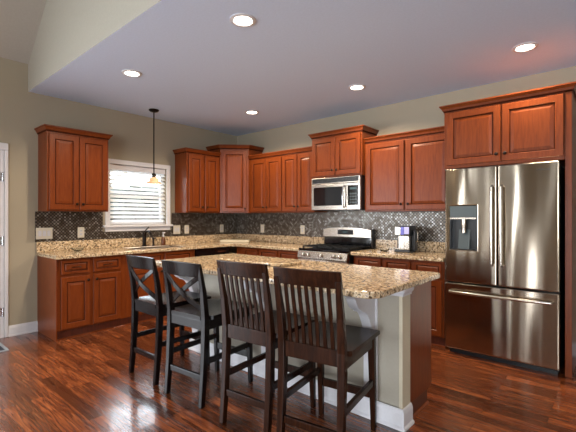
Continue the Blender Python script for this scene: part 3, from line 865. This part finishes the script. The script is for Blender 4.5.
MB().sweep([(BX1 - 0.001, PY1 + .03), (BX1 - 0.001, -1.82)], [(0, 0), (0.016, 0), (0.014, 0.009), (0.007, 0.016), (0, 0.018)]).build('shoe_molding', 'cherry', isl)
nd = 5; dwid = (BX1 - BX0) / nd
for k in range(nd):
    xa = -(BX1 - k * dwid - 0.012); xb = -(BX1 - (k + 1) * dwid + 0.012)
    for nm, z0, z1, s_ in (('drawer', 0.70, 0.852, 0.03), ('door', 0.115, 0.672, 0.055)):
        mb = MB(); mb.panel(xa, xb, z0, z1, 0, s=s_)
        q = mb.build(nm, ['cherry', 'glaze'], isl); q.rotation_euler = (0, 0, PI); q.location = (0, -1.724, 0)
MB().box(BX0, BX1, PY0, PY1, 0, 0.8712).build('seating_wall', 'greige', isl, bevel=0.003)
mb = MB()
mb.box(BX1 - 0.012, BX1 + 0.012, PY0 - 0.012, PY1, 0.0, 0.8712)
mb.build('corner_trim', 'lit_greige', isl, bevel=0.003)
baseboard('baseboard', [(BX0 - 0.001, PY1), (BX0 - 0.001, PY0 - 0.0005), (BX1 + 0.0125, PY0 - 0.0125), (BX1 + 0.0125, PY1)], isl, h=0.125)
MB().sweep([(BX0 - 0.001, PY1), (BX0 - 0.001, PY0 - 0.001), (BX1 + 0.0125, PY0 - 0.0125), (BX1 + 0.0125, PY1)],
           [(0, 0.825), (0.006, 0.825), (0.008, 0.838), (0.020, 0.852), (0.024, 0.871), (0, 0.871)]).build('cove_trim', 'white', isl)
for cx in (1.93, 2.90, 3.86):
    MB().box(cx - 0.05, cx + 0.05, PY0 - 0.013, PY0 - 0.0005, 0.127, 0.824).build('pilaster', 'white', isl, bevel=0.002)
    pr_ = [(PY0 - 0.0135, 0.8705), (PY0 - 0.30, 0.8705), (PY0 - 0.30, 0.845), (PY0 - 0.27, 0.83)]
    for k in range(9):      # upper scroll
        t_ = k / 8; pr_.append((PY0 - 0.255 + 0.075 * t_ ** 1.2, 0.815 - 0.075 * math.sin(t_ * PI / 2)))
    for k in range(9):      # lower scroll
        t_ = k / 8; pr_.append((PY0 - 0.17 + 0.125 * t_ ** 0.7, 0.725 - 0.155 * t_ ** 1.6))
    pr_.append((PY0 - 0.0135, 0.555))
    MB().prism_x(pr_, cx - 0.035, cx + 0.035).build('corbel', 'white', isl, bevel=0.003)
tag(MB().prism(rrect(2.25, 3.05, -2.24, -1.86, (0.17, 0.05, 0.05, 0.17)), 0, 0.026).build('serving_board', 'granite', bevel=0.008, seg=3, loc=(0, 0, Z)),
    'long granite serving board with rounded end lying on the island', 'serving board')

# ------------------------------------------------------------------ bar stools
def arc(n): return [(-1 + 2 * k / (n - 1)) for k in range(n)]


def stool(label, wood_, style):
    r = thing('bar_stool', label, 'stool', (0, 0, 0), 0, 'dark wooden bar stools along the island')
    top = 0.935 if style == 'slat' else 0.925
    hx = 0.181 if style == 'slat' else 0.190
    for s in (-1, 1):
        MB().bar([(s * hx, -0.262, 0), (s * hx, -0.240, 0.25), (s * hx, -0.228, 0.50), (s * hx, -0.228, 0.62), (s * (hx + .002), -0.250, 0.80), (s * (hx + .005), -0.288, top + 0.06)],
                 [0.034, 0.038, 0.042, 0.042, 0.038, 0.030], [0.036, 0.042, 0.046, 0.044, 0.034, 0.022]).build('leg', wood_, r, bevel=0.004)
        MB().bar([(s * hx, 0.250, 0), (s * (hx - .002), 0.238, 0.30), (s * (hx - .004), 0.222, 0.585)], [0.030, 0.038, 0.042], [0.030, 0.038, 0.042]).build('leg', wood_, r, bevel=0.004)
        MB().box(s * hx - 0.011, s * hx + 0.011, -0.21, 0.215, 0.285, 0.325).build('stretcher', wood_, r, bevel=0.003)
        MB().box(s * hx - 0.011, s * hx + 0.011, -0.205, 0.20, 0.525, 0.592).build('apron', wood_, r, bevel=0.003)
    MB().box(-hx + 0.021, hx - 0.021, -0.254, -0.232, 0.175, 0.215).build('stretcher', wood_, r, bevel=0.003)
    MB().box(-hx + 0.021, hx - 0.021, 0.228, 0.252, 0.20, 0.25).build('footrest', wood_, r, bevel=0.003)
    MB().box(-hx + 0.022, hx - 0.022, -0.243, -0.217, 0.545 if style == 'slat' else 0.525, 0.632 if style == 'slat' else 0.592).build('apron', wood_, r, bevel=0.003)
    MB().box(-hx + 0.022, hx - 0.022, 0.205, 0.232, 0.525, 0.583).build('apron', wood_, r, bevel=0.003)
    # seat with a shallow saddle
    mb = MB(); nx, ny = 15, 15; V = []
    for j in range(ny):
        for i in range(nx):
            u, v = -1 + 2 * i / (nx - 1), -1 + 2 * j / (ny - 1)
            y = 0.01 + v * 0.258 if style != 'slat' else 0.0275 + v * 0.2405
            x = u * (0.215 if y > -0.2 else 0.160)
            dip = -0.018 * (1 - u * u) ** 0.6 * (1 - max(0, v) ** 4) * (1 - min(0, v) ** 4) - 0.004 * abs(u) ** 8 - 0.006 * max(0, v) ** 8
            V.append((x, y, 0.625 + dip))
    tv = [mb.bm.verts.new(p) for p in V]; bv = [mb.bm.verts.new((p[0], p[1], 0.5935)) for p in V]
    for j in range(ny - 1):
        for i in range(nx - 1):
            q = (j * nx + i, j * nx + i + 1, (j + 1) * nx + i + 1, (j + 1) * nx + i)
            mb.face([tv[k] for k in q]); mb.face([bv[k] for k in q][::-1])
    edge = [i for i in range(nx)] + [j * nx + nx - 1 for j in range(1, ny)] + [(ny - 1) * nx + i for i in range(nx - 2, -1, -1)] + [j * nx for j in range(ny - 2, 0, -1)]
    for k in range(len(edge)):
        p, q = edge[k], edge[(k + 1) % len(edge)]
        mb.face((tv[p], bv[p], bv[q], tv[q]))
    mb.build('seat', wood_, r, smooth=True)
    if style == 'slat':
        z0, z1 = 0.955, 1.045; n = 13
        rings = []
        for u in arc(n):
            x = u * 0.2015; bow = -0.014 * (1 - u * u)
            rings.append([(x, -0.282 + bow + 0.0, z0), (x, -0.303 + bow, z1), (x, -0.282 + bow, z1 + .001), (x, -0.260 + bow, z0)])
        MB().loft(rings).build('top_rail', wood_, r, bevel=0.004)
        for k in range(7):
            x = -0.129 + k * 0.043; u = x / 0.20; bow = -0.014 * (1 - u * u)
            MB().bar([(x, -0.230, 0.631), (x, -0.246, 0.76), (x, -0.262 + bow * .6, 0.86), (x, -0.276 + bow, 0.958)], 0.021, 0.011).build('slat', wood_, r, bevel=0.002)
    else:
        z0, z1 = 0.905, 0.998; n = 13
        rings = []
        for u in arc(n):
            x = u * 0.208; bow = -0.022 * (1 - u * u); lift = 0.006 * (1 - u * u)
            rings.append([(x, -0.279 + bow, z0 - lift), (x, -0.303 + bow, z1 + lift), (x, -0.282 + bow, z1 + lift), (x, -0.258 + bow, z0 - lift)])
        MB().loft(rings).build('top_rail', wood_, r, bevel=0.004)
        for s in (-1, 1):
            rings = []; yo = 0.006 * s
            for k in range(11):
                t_ = k / 10; x = s * (-0.182 + 0.364 * t_); z = 0.672 + 0.240 * t_
                y = -0.235 - 0.036 * t_ - 0.034 * math.sin(PI * t_) + yo
                rings.append([(x, y - 0.005, z - 0.023), (x, y - 0.005, z + 0.019), (x, y + 0.005, z + 0.019), (x, y + 0.005, z - 0.023)])
            MB().loft(rings).build('cross_slat', wood_, r, bevel=0.002)
    return r


s1 = stool('black cross-back bar stool, farthest left and nearest the window counter', 'espresso', 'cross')
s1.location = (2.145, -2.665, 0); s1.rotation_euler = (0, 0, math.radians(1))
s2 = copy_tree(s1); s2['label'] = 'black cross-back bar stool standing next to the slat-back stools'
s2.location = (2.70, -2.665, 0); s2.rotation_euler = (0, 0, math.radians(5))
s3 = stool('brown slat-back bar stool next to the cross-back stools', 'walnut', 'slat')
s3.location = (3.332, -2.66, 0); s3.rotation_euler = (0, 0, math.radians(5))
s4 = copy_tree(s3); s4['label'] = 'brown slat-back bar stool at the right end of the island'
s4.location = (3.808, -2.655, 0); s4.rotation_euler = (0, 0, math.radians(9))

# ------------------------------------------------------------------ doormat
rg = thing('door_mat', 'dark navy mat with grey border on the floor by the door', 'mat', (0.32, -3.86, 0.0005))
MB().box(-0.19, 0.19, -0.37, 0.37, 0, 0.010).build('pile', 'rug', rg, bevel=0.003)
mb = MB(); mb.sweep([(-0.1905, -0.3705), (-0.1905, 0.3705), (0.1905, 0.3705), (0.1905, -0.3705), (-0.1905, -0.3705)][::-1], [(0, 0), (0.028, 0), (0.028, 0.008), (0, 0.008)])
mb.build('border', 'rugedge', rg)

# ------------------------------------------------------------------ outside the window
struct(MB().box(-9.0, -0.14, -9.0, 6.0, -0.45, -0.35).build('ground_outside', 'ground'))
mb = MB()
for k in range(520):
    y = random.uniform(-3.5, 3.0); x = random.uniform(-0.5, 0.5); z = random.uniform(0.0, 2.25) + 0.12 * math.sin(y * 3)
    rr = random.uniform(0.16, 0.3)
    bmesh.ops.create_icosphere(mb.bm, subdivisions=1, radius=rr, matrix=Matrix.Translation((x, y, z + 0.05)) @ Matrix.Rotation(random.random() * 3, 4, 'X'))
hg = mb.build('hedge', 'leaf', loc=(-4.2, 0, -0.34))
tag(hg, 'dark hedge outside seen between the blind slats', 'hedge')
